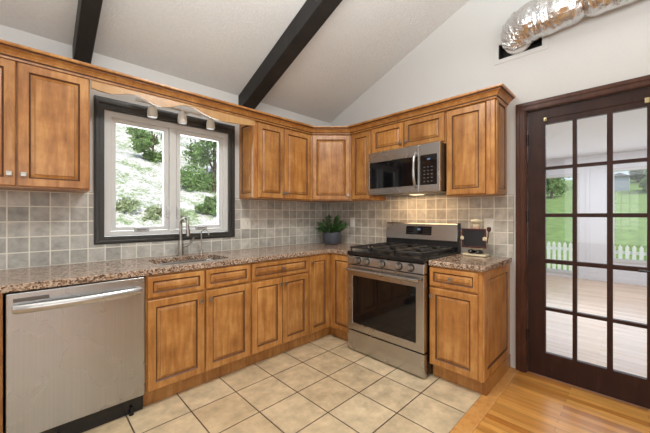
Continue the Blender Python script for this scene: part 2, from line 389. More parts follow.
for (a0, a1) in ((-2.402, -1.978), (-1.918, -1.482)):
    a0 -= wx; a1 -= wx; b0, b1 = 1.115 - wz + .022, 2.024 - wz - .004
    g = G(); g.slab(rect(a0 + .001, a1 - .001, b0, b1), [rect(a0 + .036, a1 - .040, b0 + .030, b1 - .034)], lambda a, b: Vector((a, .022, b)), (0, .05, 0))
    s = g.build('sash', 'white_vinyl', W, bevel=.004, smooth=0)
    G().box(a0 + .034, a1 - .038, .044, .048, b0 + .028, b1 - .032).build('glass_pane', 'glass', s, smooth=0)
    mid = (a0 + a1) / 2
    g = G(); g.box(mid - .055, mid + .055, .000, .022, b0 - .012, b0 + .022, bev=.006); g.tube([(mid + .03, -.004, b0 + .012), (mid - .035, -.012, b0 + .014)], .005)
    tag(g.build('crank', 'crank_grey', s), 'grey folding crank', None)
    lx = a1 - .012 if a0 < -.2 else a0 + .012
    g = G(); g.box(lx - .009, lx + .009, .008, .022, .2, .30, bev=.004); g.tube([(lx, .006, .225), (lx, -.010, .25), (lx, -.012, .285)], .005)
    g.build('lock_lever', 'white_vinyl', s)

# ------------------------------------------------------------------ cabinets
def panel_front(g, x0, x1, z0, z1, y, fw, t=.019, groove=True):
    """raised-panel front facing -Y; back plane at y, front at y-t. Slot 0 wood, 1 glaze"""
    rings = [(0, 0, 0), (0, t - .004, 0), (.004, t, 0), (fw - .007, t, 0), (fw - .004, t - .003, 1), (fw, t - .009, 1), (fw + .003, t - .010, 1), (fw + .019, t - .003, 0), (fw + .0205, t - .0025, 1), (fw + .022, t - .001, 0)]
    mx = min(x1 - x0, z1 - z0) / 2 - .004
    prev = None
    for (i, d, m) in rings:
        i = min(i, mx)
        vs_ = [g.bm.verts.new(c) for c in ((x0 + i, y - d, z0 + i), (x1 - i, y - d, z0 + i), (x1 - i, y - d, z1 - i), (x0 + i, y - d, z1 - i))]
        if prev:
            for k in range(4): g.bm.faces.new((prev[k], prev[(k + 1) % 4], vs_[(k + 1) % 4], vs_[k])).material_index = m
        else: g.bm.faces.new(vs_[::-1])
        prev = vs_
    g.bm.faces.new(prev)
    return g
def knob(parent, x, z, y):
    g = G(); g.box(x - .005, x + .005, y - .014, y - .0005, z - .005, z + .005, bev=.001); g.box(x - .014, x + .014, y - .024, y - .013, z - .014, z + .014, bev=.004)
    return tag(g.build('knob', 'nickel', parent), 'square nickel knob', None)
def front(c, kind, x0, x1, z0, z1, y, kx=None, kz=None, fw=.054):
    d = panel_front(G(), x0, x1, z0, z1, y, fw).build(kind, ['maple', 'glaze'], c, smooth=0)
    if kx is not None: knob(d, kx, kz, y - .019)
    return d
def cabinet(label, loc, rotz, wdt, dep, zb, zt, fronts, cat='cabinet', name='wall_cabinet', toe=None, group=None, well=None):
    """local frame: x to the right seen from the front, front faces -Y, back at y=0; dep = carcass depth"""
    c = thing(name, label, cat, loc, rotz, group)
    g = G()
    if well:
        G().box(.001, .02, -dep + .0205, -.004, zb, zt).build('side_panel', 'maple', c, smooth=0)
        G().box(wdt - .02, wdt - .001, -dep + .0205, -.004, zb, zt).build('side_panel', 'maple', c, smooth=0)
        G().box(.0205, wdt - .0205, -dep + .0205, -.017, zb, zb + .018).build('bottom_panel', 'maple', c, smooth=0)
        G().box(.0205, wdt - .0205, -.0165, -.004, zb, zt).build('back_panel', 'maple', c, smooth=0)
        g.box(.001, wdt - .001, -dep, -dep + .02, zb, zt)
    else: g.box(0.001, wdt - .001, -dep, -.004, zb, zt, bev=.0015)
    g.build('face_frame' if well else 'carcass', 'maple', c, smooth=0)
    if toe: G().box(.001, wdt - .001, -dep + toe, -dep + toe + .018, .002, zb - .001).build('toe_kick', 'maple', c, smooth=0)
    for f in fronts: front(c, f[0], *f[1:5], -dep - .001, *f[5:])
    return c
UB, UT = 1.422, 2.19                 # wall cabinets, bottom and top
DU = .285                           # carcass depth left run
# left pair over the dishwasher
cabinet('honey maple wall cabinet left of the window, two raised-panel doors above the dishwasher', (-3.245, 0, 0), 0, .683, DU, UB, UT,
        [('door', .006, .334, 1.432, 2.16, .308, 1.50), ('door', .342, .675, 1.432, 2.16, .368, 1.50)])
c = cabinet('honey maple wall cabinet right of the window with two tall doors above the drawers', (-1.312, 0, 0), 0, .717, DU, UB, UT,
        [('door', .030, .337, 1.432, 2.15, .322, 1.485), ('door', .344, .706, 1.432, 2.15, .362, 1.485)])
# its panelled end, facing the window (local -X)
g = panel_front(G(), .012, DU - .002, 1.43, 2.185, 0, .05, t=.010)
for v in g.bm.verts: v.co = Vector((v.co.y, -v.co.x, v.co.z))
g.build('end_panel', ['maple', 'glaze'], c, smooth=0)
# diagonal corner
c = thing('wall_cabinet', 'diagonal corner wall cabinet with one door, above the potted plant', 'cabinet', (-.002, -.002, 0))
PC = [(-.002, -.002), (-.592, -.002), (-.592, -.285), (-.265, -.600), (-.002, -.600)]
G().slab(PC, [], lambda a, b: Vector((a, b, UB)), (0, 0, UT - UB)).build('carcass', 'maple', c, smooth=0)
p0, p1 = Vector((-.592, -.285)), Vector((-.265, -.600)); dv = (p1 - p0); LL = dv.length; ang = math.atan2(dv.y, dv.x)
mt = Matrix.Translation((p0.x, p0.y, 0)) @ Matrix.Rotation(ang, 4, 'Z')
g = panel_front(G(), .018, LL - .018, 1.432, 2.15, -.001, .054); g.bm.transform(mt); d = g.build('door', ['maple', 'glaze'], c, smooth=0)
g = G(); x = LL - .04; g.box(x - .005, x + .005, -.034, -.0205, 1.475, 1.485); g.box(x - .014, x + .014, -.044, -.033, 1.466, 1.494, bev=.004); g.bm.transform(mt); g.build('knob', 'nickel', d)
RZ = R(-90)
DR = .265                            # carcass depth on the right wall
def onright(y): return (0, y, 0)
cabinet('narrow honey maple wall cabinet with one slim door, left of the microwave', onright(-.602), RZ, .284, DR, UB, UT, [('door', .02, .276, 1.432, 2.15)])
cabinet('short honey maple wall cabinet with two small doors above the microwave', onright(-.887), RZ, .794, DR, 1.885, UT,
        [('door', .018, .386, 1.905, 2.155, .360, 1.955, .048), ('door', .396, .784, 1.905, 2.155, .420, 1.958, .048)])
c = cabinet('tall wall cabinet beside the glass door, one door and panelled end', onright(-1.682), RZ, .392, DR, UB, UT, [('door', .012, .322, 1.432, 2.15)])
g = G(); g.box(.328, .390, -DR - .016, -DR - .001, 1.424, 2.188, bev=.004); g.box(.353, .361, -DR - .020, -DR - .012, 1.44, 2.17, bev=.003)
g.build('pilaster', 'maple', c, smooth=0)
g = panel_front(G(), -DR + .004, -.014, 1.43, 2.185, 0, .045, t=.010)
for v in g.bm.verts: v.co = Vector((.392 - v.co.y, v.co.x, v.co.z))
g.build('end_panel', ['maple', 'glaze'], c, smooth=0)
# crown moulding along all of them
prof = [(.000, 2.160), (.008, 2.160), (.010, 2.170), (.010, 2.1755), (.018, 2.178), (.021, 2.186), (.034, 2.202), (.050, 2.211), (.050, 2.2165), (.062, 2.219), (.067, 2.226), (.067, 2.2365), (.0, 2.2365)]
path = [(-3.245, -.306), (-.598, -.306), (-.288, -.605), (-.288, -2.078), (-.003, -2.078)]
path = [(x, y) for x, y in path]
g = G(); g.sweep(path, [(o, z) for o, z in prof])
for i_, f in enumerate(g.bm.faces): f.material_index = 1 if (i_ % len(prof)) in (2, 3, 7, 8) and i_ < (len(path)-1)*len(prof) else 0
tag(g.build('crown_moulding', ['maple', 'glaze'], smooth=0), 'honey maple crown moulding running along the tops of all wall cabinets', 'moulding')
# scalloped valance
pts = [(-2.558, 2.109), (-2.50, 2.100), (-2.43, 2.102), (-2.36, 2.122), (-2.30, 2.132), (-2.245, 2.118), (-2.19, 2.096), (-2.12, 2.090), (-2.05, 2.108), (-1.99, 2.133), (-1.937, 2.143), (-1.87, 2.134), (-1.81, 2.112), (-1.74, 2.094), (-1.66, 2.086), (-1.57, 2.088), (-1.48, 2.094), (-1.40, 2.100), (-1.318, 2.112)]
def crom(P, n=6):
    out = []
    for i in range(len(P) - 1):
        a, b, c_, d_ = P[max(i - 1, 0)], P[i], P[i + 1], P[min(i + 2, len(P) - 1)]
        for k in range(n):
            t = k / n
            out.append(tuple(.5 * (2 * b[j] + (c_[j] - a[j]) * t + (2 * a[j] - 5 * b[j] + 4 * c_[j] - d_[j]) * t * t + (3 * b[j] - a[j] - 3 * c_[j] + d_[j]) * t ** 3) for j in range(len(b))))
    out.append(P[-1]); return out
cv = crom(pts)
g = G()
fr = [g.bm.verts.new((x, -.304, z)) for x, z in cv]; ft = [g.bm.verts.new((x, -.304, 2.188)) for x, z in cv]
br = [g.bm.verts.new((x, -.285, z)) for x, z in cv]; bt = [g.bm.verts.new((x, -.285, 2.188)) for x, z in cv]
for i in range(len(cv) - 1):
    for q in ((fr[i], fr[i + 1], ft[i + 1], ft[i]), (br[i + 1], br[i], bt[i], bt[i + 1]), (fr[i + 1], fr[i], br[i], br[i + 1]), (ft[i], ft[i + 1], bt[i + 1], bt[i])): g.bm.faces.new(q)
g.bm.faces.new((fr[0], ft[0], bt[0], br[0])); g.bm.faces.new((ft[-1], fr[-1], br[-1], bt[-1]))
tag(g.build('valance', 'maple_pale', smooth=20), 'scalloped wooden valance board spanning above the window', 'valance')

# base cabinets
BD = .628; BB = .108; BT = .872
cabinet('honey maple base cabinet at the far left, only its edge visible beside the dishwasher', (-3.55, 0, 0), 0, .603, BD, BB, BT,
        [('door', .012, .588, .118, .70, .55, .64), ('drawer', .012, .588, .715, .858, .3, .79, .036)], name='base_cabinet', toe=.055)
cabinet('sink base cabinet with two false drawer fronts over two doors, under the window', (-2.319, 0, 0), 0, .756, BD, BB, BT,
        [('drawer', .010, .374, .722, .858, None, None, .036), ('drawer', .390, .748, .722, .858, None, None, .036), ('door', .010, .374, .120, .706, .348, .645), ('door', .390, .748, .120, .706, .416, .645)], name='base_cabinet', toe=.055, well=(.095, .668, -.56, -.15, .66))
cabinet('base cabinet with one wide drawer over a pair of doors, right of the sink base', (-1.562, 0, 0), 0, .629, BD, BB, BT,
        [('drawer', .012, .618, .722, .858, .315, .790, .036), ('door', .012, .312, .120, .706, .286, .655), ('door', .318, .618, .120, .706, .344, .655)], name='base_cabinet', toe=.055)
c = thing('base_cabinet', 'corner base cabinet wrapping the inside corner between drawers and range', 'cabinet', (-.002, -.002, 0))
LP = [(-.004, -.004), (-.930, -.004), (-.930, -BD), (-BD, -BD), (-BD, -.931), (-.004, -.931)]
G().slab(LP, [], lambda a, b: Vector((a, b, BB)), (0, 0, BT - BB)).build('carcass', 'maple', c, smooth=0)
k = BD - .055
g = G(); g.box(-.929, -k, -k, -k + .018, .002, BB - .001); g.box(-k, -k + .018, -.930, -k, .002, BB - .001); g.build('toe_kick', 'maple', c, smooth=0)
front(c, 'door', -.925, -.668, .120, .858, -BD - .001, -.900, .80)
g = panel_front(G(), .668, .925, .120, .858, 0, .054)
for v in g.bm.verts: v.co = Vector((-BD - .001 + v.co.y, -v.co.x, v.co.z))
g.build('door', ['maple', 'glaze'], c, smooth=0)
c = cabinet('base cabinet right of the range with one drawer, one door and panelled end', (0, -1.714, 0), RZ, .384, BD, BB, BT,
        [('drawer', .008, .358, .722, .858, .175, .790, .036), ('door', .008, .358, .120, .706, .030, .645)], name='base_cabinet', toe=.055)
g = panel_front(G(), -BD + .004, -.02, .112, .868, 0, .07, t=.010)
for v in g.bm.verts: v.co = Vector((.384 - v.co.y, v.co.x, v.co.z))
g.build('end_panel', ['maple', 'glaze'], c, smooth=0)
g = G(); g.box(.380, .395, -BD + .05, -.006, .002, .110); g.build('base_trim', 'maple', c, smooth=0)

# countertops
g = G(); e = .652
outer = [(-3.6, -.0105), (-3.6, -e), (-e - .02, -e), (-e - .006, -e - .006), (-e, -e - .02), (-e, -.932), (-.0105, -.932), (-.0105, -.0105)]
SINK = (-2.205, -1.672, -.535, -.175)
g.slab(outer, [rrect(*SINK, .07)], lambda a, b: Vector((a, b, .8725)), (0, 0, C_T - .873))
ct = tag(g.build('countertop', 'granite', bevel=.006, smooth=0), 'speckled brown granite countertop along the window wall with the sink cut into it', 'countertop')
g = G(); g.slab([(-.0105, -1.715), (-.0105, -2.122), (-.640, -2.122), (-.654, -2.108), (-.654, -1.715)], [], lambda a, b: Vector((a, b, .8725)), (0, 0, C_T - .873))
tag(g.build('countertop', 'granite', bevel=.006, smooth=0), 'short granite countertop right of the range, under the chef figurine', 'countertop')
# sink
g = G(); prev = None
for (i, z) in ((-.02, .8718), (-.001, .8718), (.002, .86), (.012, .70), (.03, .686), (.12, .680)):
    lp = rrect(SINK[0] + i, SINK[1] - i, SINK[2] + i, SINK[3] - i, max(.07 - i * .3, .03))
    rg = [g.bm.verts.new((a, b, z)) for a, b in lp]
    if prev:
        n = len(rg)
        for q in range(n): g.bm.faces.new((prev[q], prev[(q + 1) % n], rg[(q + 1) % n], rg[q]))
    prev = rg
g.bm.faces.new(prev)
s = thing('sink', 'stainless undermount sink set into the granite below the window', 'sink', (0, 0, 0))
g.build('basin', 'steel_v', s); G().lathe([(.045, .6805), (.045, .684), (.035, .685), (.03, .683), (.0, .683)][:4], (-1.94, -.33, 0)).build('drain', 'chrome', s)
# faucets
f = thing('faucet', 'tall brushed gooseneck kitchen faucet with side lever, behind the sink', 'faucet', (-1.915, -.085, C_T))
G().lathe([(.028, .0), (.028, .008), (.022, .014), (.021, .11), (.019, .13)]).build('base', 'nickel', f)
arc = [(0, 0, .12), (0, 0, .265)] + [(.010 * (1 - math.cos(R(a))), -.052 * (1 - math.cos(R(a))), .265 + .055 * math.sin(R(a))) for a in range(15, 181, 15)] + [(.021, -.105, .225)]
G().tube(arc, .0125, 14).build('spout', 'nickel', f)
G().tube([(.021, -.105, .227), (.022, -.107, .170)], [.017, .0155], 14).build('spray_head', 'nickel', f)
G().tube([(.018, -.005, .075), (.05, -.012, .085), (.085, -.02, .115), (.10, -.024, .150)], [.012, .010, .009, .008], 10).build('lever', 'nickel', f)
f = thing('faucet', 'small slim filter faucet standing right of the gooseneck faucet', 'faucet', (-1.735, -.075, C_T))
G().lathe([(.018, 0), (.018, .01), (.011, .02), (.011, .035)]).build('base', 'nickel', f)
arc = [(0, 0, .03), (0, 0, .185)] + [(.022 * (1 - math.cos(R(a))), -.028 * (1 - math.cos(R(a))), .185 + .032 * math.sin(R(a))) for a in range(20, 181, 20)] + [(.045, -.058, .165)]
G().tube(arc, .006, 10).build('spout', 'nickel', f)
G().tube([(.008, 0, .030), (.035, -.006, .040)], .005, 8).build('lever', 'nickel', f)

# ------------------------------------------------------------------ dishwasher
d = thing('dishwasher', 'stainless steel dishwasher with bar handle under the left countertop', 'dishwasher', (-2.942, 0, 0))
DW = .621
G().box(.003, DW - .003, -.575, -.03, .004, .868).build('tub', 'black', d, smooth=0)
G().box(.004, DW - .004, -.648, -.577, .115, .866, bev=.006, seg=3).build('door_panel', 'steel_v', d)
G().box(.006, DW - .006, -.600, -.576, .004, .108).build('toe_kick', 'black', d, smooth=0)
g = G(); hp = []
for i in range(17):
    t = i / 16; hp.append((.030 + t * (DW - .06), -.668 - .030 * math.sin(math.pi * t) ** .6, .787))
prev = None
for (x, y, z) in hp:
    rg = [g.bm.verts.new((x, y + dy, z + dz)) for dy, dz in ((-.008, -.012), (-.011, 0), (-.008, .014), (0, .022), (.008, .018), (.010, 0), (.008, -.018), (0, -.022))]
    if prev:
        for q in range(8): g.bm.faces.new((prev[q], prev[(q + 1) % 8], rg[(q + 1) % 8], rg[q]))
    else: g.bm.faces.new(rg[::-1])
    prev = rg
g.bm.faces.new(prev)
for xx in (.038, DW - .038): g.box(xx - .012, xx + .012, -.672, -.6475, .772, .802, bev=.003)
h = g.build('handle', 'steel', d)
g = G(); g.box(.030, .165, -.6505, -.6475, .818, .838, bev=.001); g.build('badge_strip', 'steel_dark', d)
for xx in (.20, .55):
    g = G(); g.lathe([(.014, .001), (.014, .02), (.008, .024), (.008, .05)], (xx, -.612, 0), 12); g.build('levelling_foot', 'black', d)

# ------------------------------------------------------------------ gas range
rg_ = thing('gas_range', 'freestanding stainless gas range with black oven window, between the base cabinets', 'stove', (0, -.936, 0), RZ)
RW = .776
G().box(.004, RW - .004, -.655, -.03, .03, .895).build('body', 'black', rg_, smooth=0)
for xx in (.06, RW - .06):
    for yy in (-.60, -.10): g = G(); g.lathe([(.02, .001), (.02, .012), (.012, .016), (.012, .031)], (xx, yy, 0), 12); g.build('levelling_foot', 'black', rg_)
G().box(.003, RW - .003, -.703, -.656, .014, .192, bev=.005).build('storage_drawer', 'steel', rg_)
# oven door with window
g = G(); g.slab(rect(.003, RW - .003, .203, .800), [rrect(.062, RW - .072, .268, .702, .012)], lambda a, b: Vector((a, -.656, b)), (0, -.052, 0))
od = g.build('oven_door', 'steel', rg_, bevel=.004, smooth=0)
G().box(.058, RW - .068, -.700, -.666, .264, .706).build('oven_window', 'black_glass', od, smooth=0)
g = G(); g.tube([(.025, -.748, .762), (RW - .025, -.748, .762)], .0145, 14)
for xx in (.045, RW - .045): g.box(xx - .012, xx + .012, -.745, -.7075, .750, .774, bev=.003)
g.build('handle', 'steel', od)
# control panel, slanted
b = bmesh.new(); to = lambda a, bb: Vector((.002, a, bb))
g = G(); g.slab([(-.656, .808), (-.712, .808), (-.706, .880), (-.694, .891), (-.656, .891)], [], to, (RW - .004, 0, 0)); cp = g.build('control_panel', 'steel', rg_, bevel=.003, smooth=0)
mk = Matrix.Rotation(R(-90 + 6), 4, 'X')
for xx in (.128, .226, .392, .556, .660):
    mm = Matrix.Translation((xx, -.7085, .846)) @ Matrix.Rotation(R(84), 4, 'X')
    g = G(); g.lathe([(.025, .0), (.025, .008), (.022, .012), (.020, .032), (.018, .036)], seg=24, mtx=mm)
    g.box(-.005, .005, -.019, .019, .030, .043, bev=.002, mtx=mm)
    kb = g.build('knob', 'nickel', rg_)
    g = G(); g.lathe([(.033, -.001), (.033, .004), (.026, .006)], seg=24, mtx=mm); g.build('bezel', 'black', kb)
g = G(); g.box(.001, RW - .001, -.716, -.086, .8925, .926, bev=.008, seg=3)
g.build('cooktop', 'black', rg_)
for (xx, yy, rr) in ((.16, -.53, .046), (.16, -.22, .036), (.382, -.37, .050), (.60, -.53, .052), (.60, -.22, .034)):
    g = G(); g.lathe([(rr, .9262), (rr, .935), (rr * .8, .939), (rr * .78, .945), (rr * .7, .948), (.004, .948)], (xx, yy, 0), 24); g.build('burner', 'black_matte', rg_)
for gx in (.022, .272, .512):                       # three continuous grates
    g = G(); wgr = .240 if gx != .272 else .228; x0, x1 = gx, gx + wgr; y0, y1 = -.695, -.100
    bar = lambda ax, bx, ay, by: g.box(ax, bx, ay, by, .951, .969, bev=.003)
    bar(x0, x1, y0, y0 + .014); bar(x0, x1, y1 - .014, y1); bar(x0, x0 + .014, y0, y1); bar(x1 - .014, x1, y0, y1)
    xm = (x0 + x1) / 2; ym = (y0 + y1) / 2
    bar(x0, x1, ym - .006, ym + .006)
    for yc in (y0 + (ym - y0) / 2, ym + (y1 - ym) / 2): bar(x0, xm - .03, yc - .006, yc + .006); bar(xm + .03, x1, yc - .006, yc + .006)
    bar(xm - .006, xm + .006, y0, y0 + .11); bar(xm - .006, xm + .006, y1 - .11, y1); bar(xm - .006, xm + .006, ym - .1, ym + .1)
    for xx in (x0 + .008, x1 - .008):
        for yy in (y0 + .01, ym, y1 - .01): g.box(xx - .006, xx + .006, yy - .006, yy + .006, .9262, .953)
    g.build('grate', 'black_matte', rg_, smooth=0)
# backguard
g = G(); g.slab([(-.022, .897), (-.084, .897), (-.070, 1.02), (-.022, 1.02)], [], to, (RW - .004, 0, 0)); g.box(RW - .007, RW + .0, -.083, -.022, .912, 1.186, bev=.002); g.build('backguard_base', 'black', rg_, smooth=0)
g = G(); g.slab([(-.022, 1.018), (-.088, 1.018), (-.066, 1.172), (-.056, 1.184), (-.022, 1.184)], [], to, (RW - .010, 0, 0)); bgd = g.build('backguard', 'steel', rg_, bevel=.004, smooth=0)
mm = Matrix.Translation((0, -.0875, 1.018)) @ Matrix.Rotation(R(-8.13), 4, 'X')
g = G(); g.box(.245, .520, -.0035, .004, .048, .132, bev=.002, mtx=mm); dp = g.build('display', 'black_glass', bgd)
g = G(); g.box(.372, .405, -.0045, -.0032, .092, .110, mtx=mm); g.build('clock', 'digit', dp, smooth=0)
g = G()
for r_ in range(3):
    for c_ in range(4):
        for x0 in (.258, .435): g = G(); g.box(x0 + c_ * .021, x0 + c_ * .021 + .011, -.0045, -.0032, .062 + r_ * .022, .067 + r_ * .022, mtx=mm); g.build('key', 'key', dp, smooth=0)

# ------------------------------------------------------------------ microwave
mw = thing('microwave', 'stainless over-the-range microwave with black window, hung below the short cabinet', 'microwave', (0, -.936, 1.463), RZ)
MW = .752; MH = .416
G().box(.002, MW - .002, -.365, -.014, .012, MH - .001, bev=.003).build('body', 'black', mw)
g = G(); g.box(.012, MW - .012, -.36, -.02, 0, .0115); g.build('underside', 'steel_dark', mw, smooth=0)
X_D = .560
g = G(); g.slab(rect(.001, X_D, .0, MH), [rrect(.020, X_D - .012, .060, MH - .098, .006)], lambda a, b: Vector((a, -.3655, b)), (0, -.030, 0)); md = g.build('door', 'steel', mw, bevel=.003, smooth=0)
G().box(.018, X_D - .010, -.390, -.372, .058, MH - .096).build('door_window', 'black_glass', md, smooth=0)
hx = .532
g = G(); g.tube([(hx, -.3955, .050), (hx, -.415, .062), (hx + .002, -.436, .11), (hx + .003, -.444, .20), (hx + .002, -.436, .29), (hx, -.415, .338), (hx, -.3955, .350)], .0115, 12); g.build('handle', 'steel', md)
g = G(); g.slab(rect(X_D + .002, MW - .001, 0, MH), [rrect(X_D + .012, MW - .026, .060, MH - .098, .006)], lambda a, b: Vector((a, -.3655, b)), (0, -.030, 0)); mp_ = g.build('control_panel', 'steel', mw, bevel=.003, smooth=0)
G().box(X_D + .010, MW - .024, -.391, -.372, .058, MH - .096).build('keypad', 'black_glass', mp_, smooth=0)
G().box(X_D + .075, X_D + .105, -.3925, -.3905, MH - .142, MH - .128).build('clock', 'digit', mp_, smooth=0)
kp = bpy.data.objects['keypad']
for r_ in range(5):
    for c_ in range(3): G().box(X_D + .042 + c_ * .034, X_D + .058 + c_ * .034, -.3920, -.3905, .085 + r_ * .031, .094 + r_ * .031).build('key', 'key', kp, smooth=0)
g = G(); g.box(.10, .66, -.34, -.24, -.003, .0005)
g.build('grease_filter', 'steel_dark', mw, smooth=0)
G().box(.33, .44, -.16, -.06, -.004, -.0002, bev=.001).build('cooktop_lamp', 'lamp_glass', mw)
ll = light('cooktop_lamp_light', 'AREA', (.385, -.20, -.006), (0, 0, 0), 1.5, (1, .66, .36), shape='RECTANGLE', size=.6, size_y=.16); ll.parent = mw

# ------------------------------------------------------------------ beams
def beam(x0, x1, label):
    dd = .165
    z = lambda y: Z0 - SL * y - .003
    g = G(); g.slab([(-.004, z(-.004)), (YR + .02, z(YR + .02)), (YR + .02, z(YR + .02) - dd), (-.004, z(-.004) - dd)], [], lambda a, b: Vector((x0, a, b)), (x1 - x0, 0, 0))
    tag(g.build('ceiling_beam', 'beam', bevel=.006, smooth=0), label, 'beam')
beam(-2.632, -2.535, 'dark stained ceiling beam above the left wall cabinet, left of the window')
beam(-1.330, -1.190, 'dark stained ceiling beam running up from above the cabinet right of the window')

# ------------------------------------------------------------------ French door and casing
D = struct_empty('door_1', (0, -2.62, 0)); oy = -2.62
jy0, jy1 = -2.212, -3.052                          # opening, left and right seen from kitchen
L_ = lambda y: y - oy
g = G()
for (a, b, t) in ((.0, .070, .016), (.008, .030, .022), (.046, .064, .020)):
    g.slab([(L_(jy0) + .064 - a, 0), (L_(jy0) + .064 - a, 2.158 - a), (L_(jy1) - .064 + a, 2.158 - a), (L_(jy1) - .064 + a, 0), (L_(jy1) - .064 + b, 0), (L_(jy1) - .064 + b, 2.158 - b), (L_(jy0) + .064 - b, 2.158 - b), (L_(jy0) + .064 - b, 0)],
           [], lambda y, z: Vector((-.001, y, z)), (-t, 0, 0))
g.build('casing', 'walnut_red', D, smooth=0, bevel=.002)
g = G(); g.slab([(L_(jy0) + .006, .001), (L_(jy0) + .006, 2.099), (L_(jy1) - .006, 2.099), (L_(jy1) - .006, .001), (L_(jy1) + .012, .001), (L_(jy1) + .012, 2.086), (L_(jy0) - .012, 2.086), (L_(jy0) - .012, .001)], [], lambda y, z: Vector((0.0, y, z)), (.118, 0, 0))
g.build('jamb', 'walnut_red', D, smooth=0)
ys = [(-2.342, -2.506), (-2.531, -2.692), (-2.722, -2.883)]
zs = [(1.634, 1.965), (1.273, 1.611), (.919, 1.245), (.546, .888), (.192, .522)]
g = G(); X0, X1 = .012, .050
g.slab(rect(L_(jy0) - .016, L_(jy1) + .016, .008, 2.082), [rect(L_(a), L_(b), c_, d_) for a, b in ys for c_, d_ in zs], lambda y, z: Vector((X0, y, z)), (X1 - X0, 0, 0))
g.box(.008, .012, L_(jy1) + .02, L_(jy0) - .13, 2.006, 2.012, 0)
leaf = g.build('leaf', 'walnut', D, bevel=.005, smooth=0)
for a, b in ys:
    for c_, d_ in zs: G().box(.029, .033, L_(b) - .002, L_(a) + .002, c_ - .002, d_ + .002).build('glass_pane', 'glass', leaf, smooth=0)
for z in (.30, 1.25, 1.86):
    g = G(); g.tube([(.004, L_(jy0) - .014, z - .045), (.004, L_(jy0) - .014, z + .045)], .007, 10); tag(g.build('hinge', 'black', leaf), 'dark hinge', None)
g = G(); g.box(.000, .012, L_(-2.352), L_(-2.332), 1.985, 2.015, bev=.003); g.box(-.01, .002, L_(-2.347), L_(-2.337), 1.992, 2.004, bev=.002); tag(g.build('top_bolt', 'brass', leaf), 'brass bolt', None)
g = G(); g.box(.000, .012, L_(-2.895), L_(-2.872), 1.985, 2.020, bev=.003); tag(g.build('top_bolt', 'brass', leaf), 'brass bolt', None)
g = G(); g.box(.004, .012, L_(-2.945), L_(-2.905), .78, 1.0, bev=.002)
g.tube([(.012, L_(-2.925), .905), (-.045, L_(-2.925), .905), (-.052, L_(-2.915), .905), (-.052, L_(-2.845), .902)], .008, 10); tag(g.build('lever_handle', 'black', leaf), 'black lever handle', None)

# ------------------------------------------------------------------ wall plates
def wallplate(label, loc, rotz, gangs, kinds, cat):
    o = thing('outlet_plate' if 'outlet' in cat else 'switch_plate', label, cat, loc, rotz)
    wv = .074 + .046 * (gangs - 1)
    G().box(-wv / 2, wv / 2, -.006, -.0005, -.058, .058, bev=.003).build('plate', 'plate', o)
    for i in range(gangs):
        cx = (i - (gangs - 1) / 2) * .046
        if kinds == 'outlet':
            for z in (-.021, .021):
                g = G(); g.box(cx - .016, cx + .016, -.0078, -.0055, z - .014, z + .014, bev=.003)
                s_ = g.build('socket', 'plate', o)
                g = G(); g.box(cx - .007, cx - .005, -.0084, -.0074, z - .004, z + .006); g.box(cx + .005, cx + .007, -.0084, -.0074, z - .004, z + .006); g.build('slot', 'socket', s_, smooth=0)
        else:
            g = G(); g.box(cx - .005, cx + .005, -.016, -.0055, -.006, .012, bev=.002); g.build('toggle', 'plate', o)
wallplate('ivory double switch plate on the tile right of the window', (-1.253, -.0105, 1.172), 0, 2, 'switch', 'light switch')
wallplate('ivory outlet plate on the tile between plant and range', (-.0105, -.405, 1.172), RZ, 1, 'outlet', 'outlet')
wallplate('ivory outlet plate on the tile above the chef figurine at right', (-.0105, -1.945, 1.172), RZ, 1, 'outlet', 'outlet')

# ------------------------------------------------------------------ track light behind the valance
t = thing('track_light', 'white track light with three small frosted heads behind the valance', 'light', (-1.90, -.12, 2.15))
G().box(-.36, .42, -.016, .016, .0, .020, bev=.003).build('rail', 'white_vinyl', t)
g = G(); g.box(.0, .04, .016, .1175, -.002, .018, bev=.003); g.box(-.01, .05, .105, .1175, -.03, .03, bev=.003); g.build('bracket', 'white_vinyl', t)
for x in (-.245, -.015, .232):
    hd = G().lathe([(.014, .0), (.016, -.016), (.030, -.028), (.036, -.055), (.037, -.095), (.033, -.102)], (x, 0, 0), 20, rfun=None).build('lamp_head', 'frost', t)
    G().lathe([(.031, -.1025), (.031, -.104), (.003, -.106)], (x, 0, 0), 16).build('lens', 'white_vinyl', hd)

# ------------------------------------------------------------------ vent and foil duct
v = thing('wall_vent', 'rectangular dark vent opening with painted flange high on the right wall', 'vent', (0, -2.172, 2.637))
g = G(); g.slab(rect(-.19, .185, -.098, .100), [rect(-.152, .152, -.061, .062)], lambda a, b: Vector((-.0005, a, b)), (-.007, 0, 0)); tag(g.build('flange', 'wall', v, smooth=0, bevel=.002), 'wall-coloured flange', None)
g = G(); g.slab(rect(-.152, .152, -.061, .062), [rect(-.148, .148, -.057, .058)], lambda a, b: Vector((.001, a, b)), (.115, 0, 0)); g.box(.114, .118, -.152, .152, -.061, .062); g.build('sleeve', 'dark_void', v, smooth=0)
du = thing('foil_duct', 'crinkled silver foil duct running from the wall vent up along the right wall', 'duct', (0, -2.15, 2.66))
ctrl = [(-.034, -.018, .014), (-.055, -.021, .026), (-.09, -.046, .050), (-.135, -.122, .062), (-.15, -.218, .060), (-.168, -.306, .059), (-.172, -.467, .066), (-.175, -.63, .068), (-.18, -.80, .082), (-.18, -1.1, .12)]
pth = crom(ctrl, 16); n = len(pth)
